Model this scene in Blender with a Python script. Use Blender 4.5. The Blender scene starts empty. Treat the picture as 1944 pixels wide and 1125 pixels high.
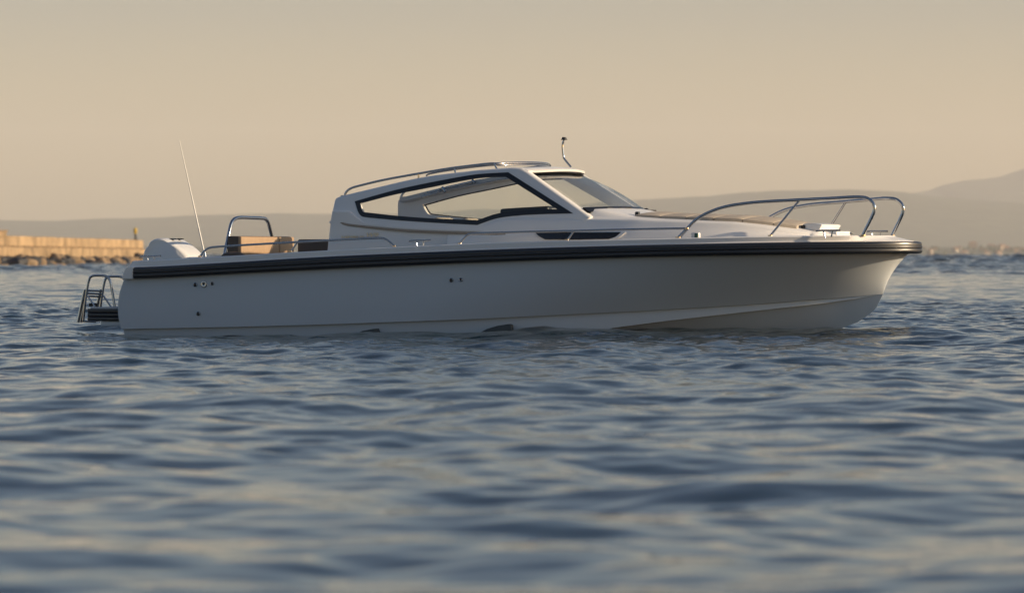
import bpy, bmesh, math, random
import numpy as np
from mathutils import Vector, Matrix, noise
from mathutils.geometry import tessellate_polygon

random.seed(7)
rng = np.random.default_rng(11)
S = bpy.context.scene
COL = S.collection
R = math.radians

# ------------------------------------------------------------------ camera
FPX = 8250.0            # focal length in photo pixels (1944 wide)
EYE = 0.873             # eye height over the water
cam_d = bpy.data.cameras.new('camera')
cam = bpy.data.objects.new('camera', cam_d)
COL.objects.link(cam)
cam.location = (0, 0, EYE)
cam.rotation_euler = (R(90), 0, 0)
cam_d.sensor_width = 36
cam_d.lens = FPX / 1944 * 36
cam_d.shift_y = -74.5 / 1944
cam_d.clip_start = 0.5
cam_d.clip_end = 60000
cam_d.dof.use_dof = True
cam_d.dof.focus_distance = 50.0
cam_d.dof.aperture_fstop = 3.7
S.camera = cam

# ------------------------------------------------------------------ sky and sun
SUN_EL = R(17)
sun_h = Vector((math.cos(R(10)), -math.sin(R(10)), 0))          # towards the sun, on the ground
sun_dir = Vector((sun_h.x * math.cos(SUN_EL), sun_h.y * math.cos(SUN_EL), math.sin(SUN_EL)))
W = bpy.data.worlds.new('World')
S.world = W
W.use_nodes = True
nt = W.node_tree
nt.nodes.clear()
n_out = nt.nodes.new('ShaderNodeOutputWorld')
n_bg = nt.nodes.new('ShaderNodeBackground')
n_sky = nt.nodes.new('ShaderNodeTexSky')
n_sky.sky_type = 'NISHITA'
n_sky.sun_disc = False
n_sky.sun_elevation = SUN_EL
n_sky.sun_rotation = math.atan2(sun_h.x, sun_h.y)
n_sky.air_density = 1.0
n_sky.dust_density = 2.0
n_sky.ozone_density = 1.5
n_bg.inputs['Strength'].default_value = 0.15
# evening haze of the sky itself: warm near the horizon, blue-grey higher up
n_tc = nt.nodes.new('ShaderNodeTexCoord')
n_sep = nt.nodes.new('ShaderNodeSeparateXYZ')
n_ramp = nt.nodes.new('ShaderNodeValToRGB')
n_mul = nt.nodes.new('ShaderNodeMix')
n_mul.data_type = 'RGBA'
n_mul.blend_type = 'MULTIPLY'
n_mul.inputs[0].default_value = 1.0
SKY_RAMP = [(0.0, (1.18, .885, .575, 1)), (0.029, (.865, .71, .60, 1)), (0.056, (.56, .495, .50, 1)), (0.08, (.44, .435, .455, 1)), (0.12, (.36, .39, .43, 1)), (0.28, (.25, .305, .36, 1)), (1.0, (.22, .285, .345, 1))]
er = n_ramp.color_ramp.elements
er[0].position, er[0].color = SKY_RAMP[0]
er[1].position, er[1].color = SKY_RAMP[-1]
for p_, c_ in SKY_RAMP[1:-1]:
    e_ = er.new(p_)
    e_.color = c_
nt.links.new(n_tc.outputs['Generated'], n_sep.inputs[0])
nt.links.new(n_sep.outputs['Z'], n_ramp.inputs['Fac'])
nt.links.new(n_sky.outputs['Color'], n_mul.inputs[6])
nt.links.new(n_ramp.outputs['Color'], n_mul.inputs[7])
nt.links.new(n_mul.outputs[2], n_bg.inputs['Color'])
nt.links.new(n_bg.outputs['Background'], n_out.inputs['Surface'])

sun_l = bpy.data.lights.new('sun', 'SUN')
sun_l.energy = 3.4
sun_l.angle = R(0.5)
sun_l.color = (1.0, 0.78, 0.52)
sun = bpy.data.objects.new('sun', sun_l)
COL.objects.link(sun)
sun.rotation_euler = sun_dir.to_track_quat('Z', 'Y').to_euler()
sun.location = (60, -20, 40)

S.view_settings.view_transform = 'Standard'
S.view_settings.look = 'None'
S.view_settings.exposure = 0.9
S.view_settings.gamma = 1.0
cy = S.cycles
cy.use_denoising = True
cy.max_bounces = 10
cy.caustics_reflective = False
cy.caustics_refractive = False
cy.transparent_max_bounces = 16
cy.volume_bounces = 1
cy.blur_glossy = 0.1
cy.sample_clamp_indirect = 80

# ------------------------------------------------------------------ materials
def mat(name, col, rough=0.5, metal=0.0, spec=0.5, coat=0.0, bump=None, var=None):
    m = bpy.data.materials.new(name)
    m.use_nodes = True
    t = m.node_tree
    b = t.nodes['Principled BSDF']
    b.inputs['Base Color'].default_value = (*col, 1)
    b.inputs['Roughness'].default_value = rough
    b.inputs['Metallic'].default_value = metal
    b.inputs['Specular IOR Level'].default_value = spec
    b.inputs['Coat Weight'].default_value = coat
    b.inputs['Coat Roughness'].default_value = 0.04
    tc = t.nodes.new('ShaderNodeTexCoord')
    if var:                                  # (scale, amount): uneven colour of the surface itself
        nz = t.nodes.new('ShaderNodeTexNoise')
        nz.inputs['Scale'].default_value = var[0]
        nz.inputs['Detail'].default_value = 6
        rp = t.nodes.new('ShaderNodeValToRGB')
        k = var[1]
        rp.color_ramp.elements[0].position = 0.3
        rp.color_ramp.elements[1].position = 0.7
        rp.color_ramp.elements[0].color = (*[max(0, c * (1 - k)) for c in col], 1)
        rp.color_ramp.elements[1].color = (*[min(1, c * (1 + k)) for c in col], 1)
        t.links.new(tc.outputs['Object'], nz.inputs['Vector'])
        t.links.new(nz.outputs['Fac'], rp.inputs['Fac'])
        t.links.new(rp.outputs['Color'], b.inputs['Base Color'])
    if bump:                                 # (scale, distance)
        nz = t.nodes.new('ShaderNodeTexNoise')
        nz.inputs['Scale'].default_value = bump[0]
        nz.inputs['Detail'].default_value = 4
        bp = t.nodes.new('ShaderNodeBump')
        bp.inputs['Distance'].default_value = bump[1]
        bp.inputs['Strength'].default_value = 1.0
        t.links.new(tc.outputs['Object'], nz.inputs['Vector'])
        t.links.new(nz.outputs['Fac'], bp.inputs['Height'])
        t.links.new(bp.outputs['Normal'], b.inputs['Normal'])
    return m

M = {}
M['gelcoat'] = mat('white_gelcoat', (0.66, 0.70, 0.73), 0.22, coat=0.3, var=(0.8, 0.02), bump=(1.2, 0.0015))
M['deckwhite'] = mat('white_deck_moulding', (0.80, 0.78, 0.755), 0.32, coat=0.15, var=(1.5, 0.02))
M['nonskid'] = mat('textured_deck', (0.55, 0.53, 0.50), 0.7, bump=(220, 0.001))
M['rubber'] = mat('dark_rubber', (0.012, 0.014, 0.020), 0.33, spec=0.6)
M['blackframe'] = mat('black_window_border', (0.008, 0.009, 0.012), 0.3)
M['blackplastic'] = mat('black_plastic', (0.012, 0.012, 0.013), 0.45)
M['chrome'] = mat('polished_steel', (0.45, 0.45, 0.46), 0.10, metal=1.0)
M['tan'] = mat('tan_upholstery', (0.37, 0.245, 0.145), 0.65, var=(14, 0.06), bump=(160, 0.0015))
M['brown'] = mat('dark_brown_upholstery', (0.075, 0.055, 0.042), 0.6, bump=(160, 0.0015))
M['sunpad'] = mat('beige_cushion', (0.42, 0.36, 0.29), 0.75, var=(10, 0.05), bump=(120, 0.002))
M['stripe'] = mat('tan_stripe', (0.34, 0.27, 0.20), 0.4)
M['darkglass'] = mat('smoked_glass', (0.010, 0.010, 0.011), 0.05, spec=0.6)
M['engine'] = mat('white_engine_paint', (0.74, 0.73, 0.71), 0.22, coat=0.4)
M['whip'] = mat('white_fibreglass', (0.72, 0.70, 0.66), 0.4)
M['green'] = mat('green_lens', (0.01, 0.06, 0.045), 0.15)
M['red'] = mat('red_lens', (0.18, 0.01, 0.01), 0.15)
M['stepshade'] = mat('step_recess_shade', (0.05, 0.06, 0.066), 0.5)
M['interior'] = mat('pale_grey_lining', (0.50, 0.48, 0.45), 0.6, var=(3, 0.04))
M['brass'] = mat('polished_lettering', (0.85, 0.74, 0.58), 0.28, metal=1.0)

def glass_mat(name, tint, r0):
    m = bpy.data.materials.new(name)
    m.use_nodes = True
    t = m.node_tree
    t.nodes.clear()
    o = t.nodes.new('ShaderNodeOutputMaterial')
    mx = t.nodes.new('ShaderNodeMixShader')
    tr = t.nodes.new('ShaderNodeBsdfTransparent')
    gl = t.nodes.new('ShaderNodeBsdfGlossy')
    lw = t.nodes.new('ShaderNodeLayerWeight')
    lw.inputs['Blend'].default_value = 0.5
    pw = t.nodes.new('ShaderNodeMath'); pw.operation = 'POWER'; pw.inputs[1].default_value = 5
    fr = t.nodes.new('ShaderNodeMath'); fr.operation = 'MULTIPLY_ADD'
    f0 = ((r0 - 1) / (r0 + 1)) ** 2
    fr.inputs[1].default_value = .6 * (1 - f0); fr.inputs[2].default_value = f0
    t.links.new(lw.outputs['Facing'], pw.inputs[0]); t.links.new(pw.outputs[0], fr.inputs[0])
    tr.inputs['Color'].default_value = (*tint, 1)
    gl.inputs['Roughness'].default_value = 0.01
    t.links.new(fr.outputs[0], mx.inputs[0])
    t.links.new(tr.outputs[0], mx.inputs[1])
    t.links.new(gl.outputs[0], mx.inputs[2])
    t.links.new(mx.outputs[0], o.inputs[0])
    return m
M['glass'] = glass_mat('clear_glass', (0.95, 0.96, 0.95), 1.33)

# ------------------------------------------------------------------ helpers
def mesh_obj(name, verts, faces, m, parent=None, smooth=True, angle=35, weld=False):
    me = bpy.data.meshes.new(name)
    me.from_pydata([tuple(v) for v in verts], [], faces)
    me.update()
    if weld:
        bm = bmesh.new(); bm.from_mesh(me)
        bmesh.ops.remove_doubles(bm, verts=bm.verts, dist=1e-5)
        bmesh.ops.recalc_face_normals(bm, faces=bm.faces)
        bm.to_mesh(me); bm.free()
    if smooth:
        me.shade_smooth()
        me.set_sharp_from_angle(angle=R(angle))
    o = bpy.data.objects.new(name, me)
    COL.objects.link(o)
    if m: me.materials.append(m)
    if parent: o.parent = parent
    return o

def bm_obj(name, bm, m, parent=None, smooth=True, angle=35):
    me = bpy.data.meshes.new(name)
    bm.to_mesh(me); bm.free()
    if smooth:
        me.shade_smooth(); me.set_sharp_from_angle(angle=R(angle))
    o = bpy.data.objects.new(name, me)
    COL.objects.link(o)
    if m: me.materials.append(m)
    if parent: o.parent = parent
    return o

def mirrored(o, parent=None):
    """the port-side twin of a starboard part (a real mirrored mesh)"""
    me = o.data.copy()
    me.transform(Matrix.Scale(-1, 4, (0, 1, 0)))
    me.flip_normals()
    c = bpy.data.objects.new(o.name.split('.')[0], me)
    COL.objects.link(c)
    c.parent = parent if parent is not None else o.parent
    return c

def catmull(pts, n=8):
    pts = [Vector(p) for p in pts]
    if len(pts) < 3:
        return pts
    P_ = [2 * pts[0] - pts[1]] + pts + [2 * pts[-1] - pts[-2]]
    out = []
    for i in range(1, len(P_) - 2):
        p0, p1, p2, p3 = P_[i - 1], P_[i], P_[i + 1], P_[i + 2]
        # centripetal
        t0 = 0; t1 = t0 + max((p1 - p0).length, 1e-6) ** .5
        t2 = t1 + max((p2 - p1).length, 1e-6) ** .5
        t3 = t2 + max((p3 - p2).length, 1e-6) ** .5
        for k in range(n):
            t = t1 + (t2 - t1) * k / n
            A1 = p0 * ((t1 - t) / (t1 - t0)) + p1 * ((t - t0) / (t1 - t0))
            A2 = p1 * ((t2 - t) / (t2 - t1)) + p2 * ((t - t1) / (t2 - t1))
            A3 = p2 * ((t3 - t) / (t3 - t2)) + p3 * ((t - t2) / (t3 - t2))
            B1 = A1 * ((t2 - t) / (t2 - t0)) + A2 * ((t - t0) / (t2 - t0))
            B2 = A2 * ((t3 - t) / (t3 - t1)) + A3 * ((t - t1) / (t3 - t1))
            out.append(B1 * ((t2 - t) / (t2 - t1)) + B2 * ((t - t1) / (t2 - t1)))
    out.append(pts[-1])
    return out

def tube_geo(pts, r, n=10, r_end=None):
    pts = [Vector(p) for p in pts]
    L = len(pts)
    tans = []
    for i in range(L):
        a = pts[max(0, i - 1)]; b = pts[min(L - 1, i + 1)]
        tans.append((b - a).normalized())
    ref = Vector((0, 0, 1)) if abs(tans[0].z) < .9 else Vector((1, 0, 0))
    nrm = (ref - tans[0] * ref.dot(tans[0])).normalized()
    V, F = [], []
    for i in range(L):
        nrm = (nrm - tans[i] * nrm.dot(tans[i])).normalized()
        bi = tans[i].cross(nrm)
        rr = r if r_end is None else r + (r_end - r) * i / (L - 1)
        for k in range(n):
            a = 2 * math.pi * k / n
            V.append(pts[i] + (nrm * math.cos(a) + bi * math.sin(a)) * rr)
    for i in range(L - 1):
        for k in range(n):
            k2 = (k + 1) % n
            F.append((i * n + k, i * n + k2, (i + 1) * n + k2, (i + 1) * n + k))
    F.append(tuple(reversed(range(n))))
    F.append(tuple((L - 1) * n + k for k in range(n)))
    return V, F

def tube(name, pts, r, m, parent, n=10, smooth_path=True, r_end=None, sub=8):
    p = catmull(pts, sub) if smooth_path and len(pts) > 2 else pts
    V, F = tube_geo(p, r, n, r_end)
    return mesh_obj(name, V, F, m, parent, True, 50)

def merge_geo(parts):
    V, F = [], []
    for v, f in parts:
        o = len(V)
        V += list(v); F += [tuple(i + o for i in q) for q in f]
    return V, F

def box_bm(bm, c, s, bev=0.0, seg=2, rot=None):
    mtx = Matrix.Translation(c) @ (rot.to_4x4() if rot else Matrix.Identity(4)) @ Matrix.Diagonal((*s, 1))
    g = bmesh.ops.create_cube(bm, size=1, matrix=mtx)
    if bev > 0:
        ed = list({e for v in g['verts'] for e in v.link_edges})
        bmesh.ops.bevel(bm, geom=ed, offset=bev, segments=seg, affect='EDGES', profile=.5)

def box(name, c, s, m, parent, bev=0.01, seg=3, rot=None):
    bm = bmesh.new()
    box_bm(bm, c, s, bev, seg, rot)
    return bm_obj(name, bm, m, parent, True, 40)

def grid_faces(nr, nc, flip=False, wrap=False):
    F = []
    for i in range(nr - 1):
        for j in range(nc - (0 if wrap else 1)):
            j2 = (j + 1) % nc
            q = (i * nc + j, i * nc + j2, (i + 1) * nc + j2, (i + 1) * nc + j)
            F.append(tuple(reversed(q)) if flip else q)
    return F

def tag(o, label=None, cat=None, group=None, kind=None):
    if label: o['label'] = label
    if cat: o['category'] = cat
    if group: o['group'] = group
    if kind: o['kind'] = kind
    return o

# ------------------------------------------------------------------ water (one sheet to the far shore)
def build_water():
    apex = -10.0
    th = list(np.arange(-0.142, 0.1421, 0.00066))
    d = 0.00066; a = th[-1]; ext = []
    while a < 1.25:
        d *= 1.09; a += d; ext.append(a)
    th = np.array([-x for x in reversed(ext)] + th + ext)
    rr = [6.0]
    while rr[-1] < 7700:
        c = rr[-1] + apex
        if c < 9: s = 0.12
        elif c < 11: s = 0.02
        elif c < 90: s = max(0.018, 0.0014 * c)
        elif c < 4500: s = 0.0018 * c
        else: s = 0.004 * c
        rr.append(rr[-1] + s)
    rr = np.array(rr)
    nr, nc = len(rr), len(th)
    RR = rr[:, None]
    X = RR * np.sin(th)[None, :]
    Y = apex + RR * np.cos(th)[None, :]
    dr = np.gradient(rr)[:, None]
    dx = RR * np.gradient(th)[None, :]
    # cat's paws: ruffled and smooth bands of water
    Yw = Y * (1 + 0.07 * np.sin(X * .17 + 1.0) * np.sin(Y * .05) + 0.05 * np.sin(X * .41 + Y * .09 + 2.))
    ruf = np.interp(Yw, [0, 14, 24, 31, 37, 46, 51, 56, 74, 86, 100, 170, 230, 300, 9000],
                    [.6, .75, .95, 1.1, 1.5, 1.6, 1.5, 2.4, 2.4, 1.3, .95, 1.0, 2.6, 3.0, 3.0])
    mid = np.interp(Yw, [0, 30, 60, 90, 180, 260, 9000], [1.35, 1.3, 1.15, .95, .85, 2.2, 3.0])
    Z = np.zeros_like(X)
    N = 190
    lam = np.exp(rng.uniform(math.log(0.22), math.log(4.5), N))
    lam = np.concatenate([lam, np.exp(rng.uniform(math.log(3.6), math.log(34), 130))])
    main = R(80)                                   # travel direction of the ripples
    for i in range(len(lam)):
        l = lam[i]
        an = main + rng.normal(0, 1) * R(52)
        k = 2 * math.pi / l
        slope = 0.0088 * rng.uniform(.6, 1.4) * (1.0 if l < 1.8 else (1.8 / l) ** 0.6 if i < 190 else 5.0)
        amp = slope / k
        ph = rng.uniform(0, 6.283)
        ly = l / max(.05, abs(math.sin(an))); lx = l / max(.05, abs(math.cos(an)))
        fade = np.minimum(np.clip((ly / dr - 2.3) / 2.2, 0, 1), np.clip((lx / dx - 2.3) / 2.2, 0, 1))
        if l < 1.0: fade = fade * ruf
        elif i < 190: fade = fade * mid
        else: fade = fade * np.clip((Yw / l - 48) / 20, 0, 1)     # open-water chop, far out only
        rows = np.where(fade.max(axis=1) > 0)[0]
        if len(rows) == 0: continue
        r0, r1 = rows.min(), rows.max() + 1
        arg = k * (X[r0:r1] * math.cos(an) + Y[r0:r1] * math.sin(an)) + ph
        Z[r0:r1] += amp * fade[r0:r1] * (np.sin(arg) + 0.12 * np.cos(2 * arg))
    # a long low swell passing under the boat, higher at the bow
    Z += (0.014 + 0.062 * np.sin((X + 0.4) * 2 * math.pi / 19.0)) * np.exp(-((Y - 49) / 12.0) ** 2)
    V = np.stack([X, Y, Z], -1).reshape(-1, 3).astype(np.float32)
    idx = np.arange(nr * nc, dtype=np.int32).reshape(nr, nc)
    q = np.stack([idx[:-1, 1:], idx[:-1, :-1], idx[1:, :-1], idx[1:, 1:]], -1).reshape(-1, 4)[:, ::-1]
    me = bpy.data.meshes.new('water')
    me.vertices.add(len(V)); me.vertices.foreach_set('co', V.ravel())
    me.loops.add(q.size); me.loops.foreach_set('vertex_index', np.ascontiguousarray(q).ravel())
    me.polygons.add(len(q))
    me.polygons.foreach_set('loop_start', np.arange(0, q.size, 4, dtype=np.int32))
    me.polygons.foreach_set('loop_total', np.full(len(q), 4, dtype=np.int32))
    me.update(); me.validate()
    me.shade_smooth()
    if me.polygons[len(me.polygons) // 2].normal.z < 0: me.flip_normals()
    o = bpy.data.objects.new('water', me)
    COL.objects.link(o)
    o['kind'] = 'structure'
    m = bpy.data.materials.new('sea_water')
    m.use_nodes = True
    t = m.node_tree
    b = t.nodes['Principled BSDF']
    b.inputs['Base Color'].default_value = (0.006, 0.019, 0.030, 1)
    b.inputs['Roughness'].default_value = 0.03
    b.inputs['IOR'].default_value = 1.33
    b.inputs['Specular IOR Level'].default_value = 0.5
    tc = t.nodes.new('ShaderNodeTexCoord')
    mp = t.nodes.new('ShaderNodeMapping')
    mp.inputs['Scale'].default_value = (0.55, 1.0, 1.0)
    n1 = t.nodes.new('ShaderNodeTexNoise')
    n1.inputs['Scale'].default_value = 5.5
    n1.inputs['Detail'].default_value = 3
    n1.inputs['Roughness'].default_value = 0.55
    n2 = t.nodes.new('ShaderNodeTexNoise')
    n2.inputs['Scale'].default_value = 1.1
    n2.inputs['Detail'].default_value = 3
    b1 = t.nodes.new('ShaderNodeBump'); b1.inputs['Distance'].default_value = 0.018
    geo = t.nodes.new('ShaderNodeNewGeometry')
    sub = t.nodes.new('ShaderNodeVectorMath'); sub.operation = 'SUBTRACT'; sub.inputs[1].default_value = (.5, .5, .5)
    flat = t.nodes.new('ShaderNodeVectorMath'); flat.operation = 'MULTIPLY'; flat.inputs[1].default_value = (.5, .5, 0)
    amt = t.nodes.new('ShaderNodeVectorMath'); amt.operation = 'SCALE'
    add = t.nodes.new('ShaderNodeVectorMath'); add.operation = 'ADD'
    nrm = t.nodes.new('ShaderNodeVectorMath'); nrm.operation = 'NORMALIZE'
    sx = t.nodes.new('ShaderNodeSeparateXYZ')
    mr = t.nodes.new('ShaderNodeMapRange')         # coarse chop takes over where the sheet's own ripples end
    mr.inputs['From Min'].default_value = 1500
    mr.inputs['From Max'].default_value = 5000
    mr2 = t.nodes.new('ShaderNodeMapRange')
    mr2.inputs['From Min'].default_value = 12
    mr2.inputs['From Max'].default_value = 48
    mr2.inputs['To Min'].default_value = 0.12
    mr2.inputs['To Max'].default_value = 0.9
    L = t.links.new
    L(tc.outputs['Object'], mp.inputs['Vector'])
    L(mp.outputs['Vector'], n1.inputs['Vector']); L(mp.outputs['Vector'], n2.inputs['Vector'])
    L(tc.outputs['Object'], sx.inputs[0])
    L(sx.outputs['Y'], mr.inputs['Value']); L(sx.outputs['Y'], mr2.inputs['Value'])
    L(mr2.outputs['Result'], b1.inputs['Strength'])
    L(n1.outputs['Fac'], b1.inputs['Height'])
    L(n2.outputs['Color'], sub.inputs[0]); L(sub.outputs[0], flat.inputs[0])
    L(flat.outputs[0], amt.inputs[0]); L(mr.outputs['Result'], amt.inputs['Scale'])
    L(b1.outputs['Normal'], add.inputs[0]); L(amt.outputs[0], add.inputs[1])
    L(add.outputs[0], nrm.inputs[0]); L(nrm.outputs[0], b.inputs['Normal'])
    me.materials.append(m)
    return o
build_water()

# sea bed / open sea behind the camera is outside the frame
# ------------------------------------------------------------------ far land
RIDGE_A = [(-1500, 452), (-700, 442), (-300, 432), (0, 427), (120, 428), (250, 424), (330, 422), (480, 417), (620, 420), (750, 415),
           (1000, 406), (1200, 391), (1320, 382), (1420, 375), (1520, 370), (1600, 369), (1680, 372), (1730, 377),
           (1830, 388), (2100, 408), (2600, 425), (3400, 450)]
RIDGE_B = [(1100, 470), (1400, 440), (1600, 400), (1700, 380), (1717, 377.5), (1762, 371), (1784, 362), (1824, 353), (1890, 346),
           (1920, 341), (1944, 332), (2010, 318), (2120, 306), (2300, 318), (2600, 345), (3200, 400)]
def build_hills():
    YA, YB = 17000.0, 22000.0
    xa = np.array([(p - 972) / FPX * YA for p, _ in RIDGE_A]); za = np.array([EYE + (488 - y) / FPX * YA for _, y in RIDGE_A])
    xb = np.array([(p - 972) / FPX * YB for p, _ in RIDGE_B]); zb = np.array([EYE + (488 - y) / FPX * YB for _, y in RIDGE_B])
    xs = np.linspace(-4600, 5200, 460)
    ys = np.concatenate([np.linspace(7480, 7700, 8), np.linspace(7760, 9500, 20), np.linspace(9700, 24500, 90)])
    V = []
    for y in ys:
        for x in xs:
            ka = math.exp(-((y - YA) / 2200) ** 2) if y < YA else math.exp(-((y - YA) / 2500) ** 2)
            kb = math.exp(-((y - YB) / 2600) ** 2)
            ha = np.interp(x * 1.0, xa, za) * ka
            hb = np.interp(x, xb, zb) * kb
            n = noise.fractal(Vector((x / 520, y / 900, 0)), 1.0, 2.1, 5)
            plain = min(1, max(0, (y - 7500) / 60)) * 2.5 + min(1, max(0, (y - 7560) / 900)) * (17 + 9 * noise.noise(Vector((x / 300, y / 300, 4))))
            h = max(ha, hb)
            h = h + plain + n * (0.9 + h * 0.035)
            if y <= 7485: h = -3
            V.append((x, y, h))
    o = mesh_obj('hills', V, grid_faces(len(ys), len(xs)), None, None, True, 60)
    o['kind'] = 'structure'
    m = mat('hillside', (0.075, 0.085, 0.05), 0.9, var=(0.012, 0.45))
    o.data.materials.append(m)
    return o
hills = build_hills()

# ------------------------------------------------------------------ the boat's own frame
A_H = R(22.6)
CA, SA = math.cos(A_H), math.sin(A_H)
X0, Y0 = -4.053, 52.0
def P(px, py, v):
    """boat coordinates (forward, port, up) of photo point (px,py) lying in the plane 'v metres to port'"""
    k = (px - 972) / FPX
    u = (k * (Y0 + v * CA) - X0 - v * SA) / (CA + k * SA)
    Yw = Y0 - u * SA + v * CA
    return Vector((u, v, EYE - (py - 488) / FPX * Yw))
def PS(px, py, fn, it=8):
    v = -1.0
    for _ in range(it):
        p = P(px, py, v); v = fn(p.x, p.z)
    return P(px, py, v)

boat = bpy.data.objects.new('motor_boat', None)
COL.objects.link(boat)
boat.location = (X0, Y0, 0)
boat.rotation_euler = (0, 0, -A_H)
tag(boat, 'white day cruiser with open hardtop cabin and dark rubbing strake lying on calm water', 'motor boat')

def beam(u, ue, B, us, p, q, Bst):
    """half beam at u"""
    if u >= ue: return 0.0
    b = B if u > us else Bst + (B - Bst) * math.sin(max(0, min(1, u / us)) * math.pi / 2)
    t = max(0.0, (u - us) / (ue - us))
    return b * (1 - t ** p) ** q

# sheer lines read off the photograph
def table(pts, ue, B):
    T = []
    for px, py, tip in pts:
        if tip: p = P(px, py, 0.0)
        else: p = PS(px, py, lambda u, z: -beam(u, ue, B, 4.8, 2.6, .58, B - .07))
        T.append((p.x, p.z))
    T.sort()
    return np.array(T)
T_FT = table([(253, 508.5, 0), (440, 497.5, 0), (630, 486, 0), (813, 478, 0), (1000, 470.8, 0), (1250, 464, 0), (1537, 458.8, 0), (1748, 458, 1)], 9.28, 1.44)
T_FB = table([(253, 530.5, 0), (440, 520, 0), (630, 510.4, 0), (940, 497, 0), (1250, 487, 0), (1400, 484.8, 0), (1537, 483, 0), (1748, 481, 1)], 9.28, 1.44)
T_GT = table([(243, 496.5, 0), (630, 474.5, 0), (900, 461.5, 0), (1000, 458, 0), (1300, 451.6, 0), (1400, 449, 0), (1537, 447.3, 0), (1692, 447, 1)], 9.0, 1.40)
def lin(T, u): return float(np.interp(u, T[:, 0], T[:, 1]))
def smooth_lin(T, u, w=.5):
    return sum(lin(T, u + d) for d in (-w, -w / 2, 0, w / 2, w)) / 5
def ft(u): return smooth_lin(T_FT, u)
def fb(u): return smooth_lin(T_FB, u)
def gt(u): return smooth_lin(T_GT, u)

NT_A, NT_B = 26, 46
def tgrid(u0, us, ue):
    """u positions from stern to stem, crowding towards the stem"""
    a = list(np.linspace(u0, us, NT_A, endpoint=False))
    b = [us + (ue - us) * math.sin(x) for x in np.linspace(0, math.pi / 2, NT_B)]
    return np.array(a + b)
NT = NT_A + NT_B

# ---- hull
STEM = (8.885, 0.462)
def hull_rows():
    rows = []
    ue0 = 9.19
    uu0 = tgrid(0.06, 4.8, ue0)
    uu1 = tgrid(-0.03, 4.0, STEM[0])
    def zk(u): return float(np.interp(u, [0, 1.5, 2.6, 4.4, 6.4, 7.6, 8.3, 8.885], [.034, .07, .104, .172, .275, .352, .41, .462]))
    def zc2(u): return float(np.interp(u, [0, 3, 5.43, 6.58, 7.4, 8.21, 8.6, 8.885], [-.12, -.06, 0.0, .157, .255, .352, .41, .462]))
    top, mid = [], []
    for i in range(NT):
        u = uu0[i]
        top.append(Vector((u, -beam(u, ue0, 1.405, 4.8, 2.6, .58, 1.34), fb(u) + .02)))
        u = uu1[i]
        mid.append(Vector((u, -beam(u, STEM[0], 1.30, 3.6, 2.0, 1.04, 1.27), zk(u))))
    nS = 14
    for s_i in range(nS + 1):
        s = 1 - s_i / nS
        r = []
        for i in range(NT):
            tb = max(0, (i - NT_A * .6) / (NT - 1 - NT_A * .6))
            g = (1 - tb) * s + tb * (.45 * s + .55 * s ** 2.2)
            g += (1 - tb) * .30 * s * (1 - s)
            a, b = mid[i], top[i]
            z = a.z + (b.z - a.z) * s
            u = a.x + (b.x - a.x) * g
            if i < 5:      # raked transom edge bulging aft
                w = (1 - i / 5)
                u -= w * .075 * math.sin(math.pi * min(1, s * 1.0)) ** .8 * 1.0
            gv = s ** (1 + .16 * tb) + (1 - tb) * .30 * s * (1 - s)
            r.append(Vector((u, a.y + (b.y - a.y) * gv, z)))
        rows.append(r)
    # knuckle: small step in, then the chine band, then the bottom
    uu2 = tgrid(0.0, 4.0, STEM[0] - .001)
    k1, c2, c2b, q1, keel = [], [], [], [], []
    for i in range(NT):
        m_ = mid[i]
        f = min(1, -m_.y / .22)
        k1.append(Vector((m_.x, m_.y + .045 * f, m_.z - .006 * f)))
        u = uu2[i]
        vb = -beam(u, STEM[0], 1.235, 3.6, 2.0, 1.06, 1.21)
        c2.append(Vector((u, min(0, vb + .02 * f), zc2(u))))
        c2b.append(Vector((u, min(0, vb + .07 * f), zc2(u) - .004 * f)))
    uk = tgrid(0.15, 4.0, 8.88)
    for i in range(NT):
        u = uk[i]
        zz = float(np.interp(u, [0, 5, 6.5, 7.4, 8.05, 8.46, 8.6, 8.79, 8.88], [-.6, -.58, -.45, -.24, -.04, .10, .15, .285, .455]))
        keel.append(Vector((u, 0, zz)))
    for f in (.33, .66):
        q1.append([c2b[i].lerp(keel[i], f) + Vector((0, 0, .0)) for i in range(NT)])
    rows += [k1, c2, c2b, q1[0], q1[1], keel]
    return rows
HR = hull_rows()
def build_hull():
    rows = HR + [[Vector((p.x, -p.y, p.z)) for p in r] for r in reversed(HR[:-1])]
    V = [p for r in rows for p in r]
    F = grid_faces(len(rows), NT)
    # transom
    nr = len(rows)
    F.append(tuple(i * NT for i in range(nr)))
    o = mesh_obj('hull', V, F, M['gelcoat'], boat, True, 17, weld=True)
    return o
hull = build_hull()

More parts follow.
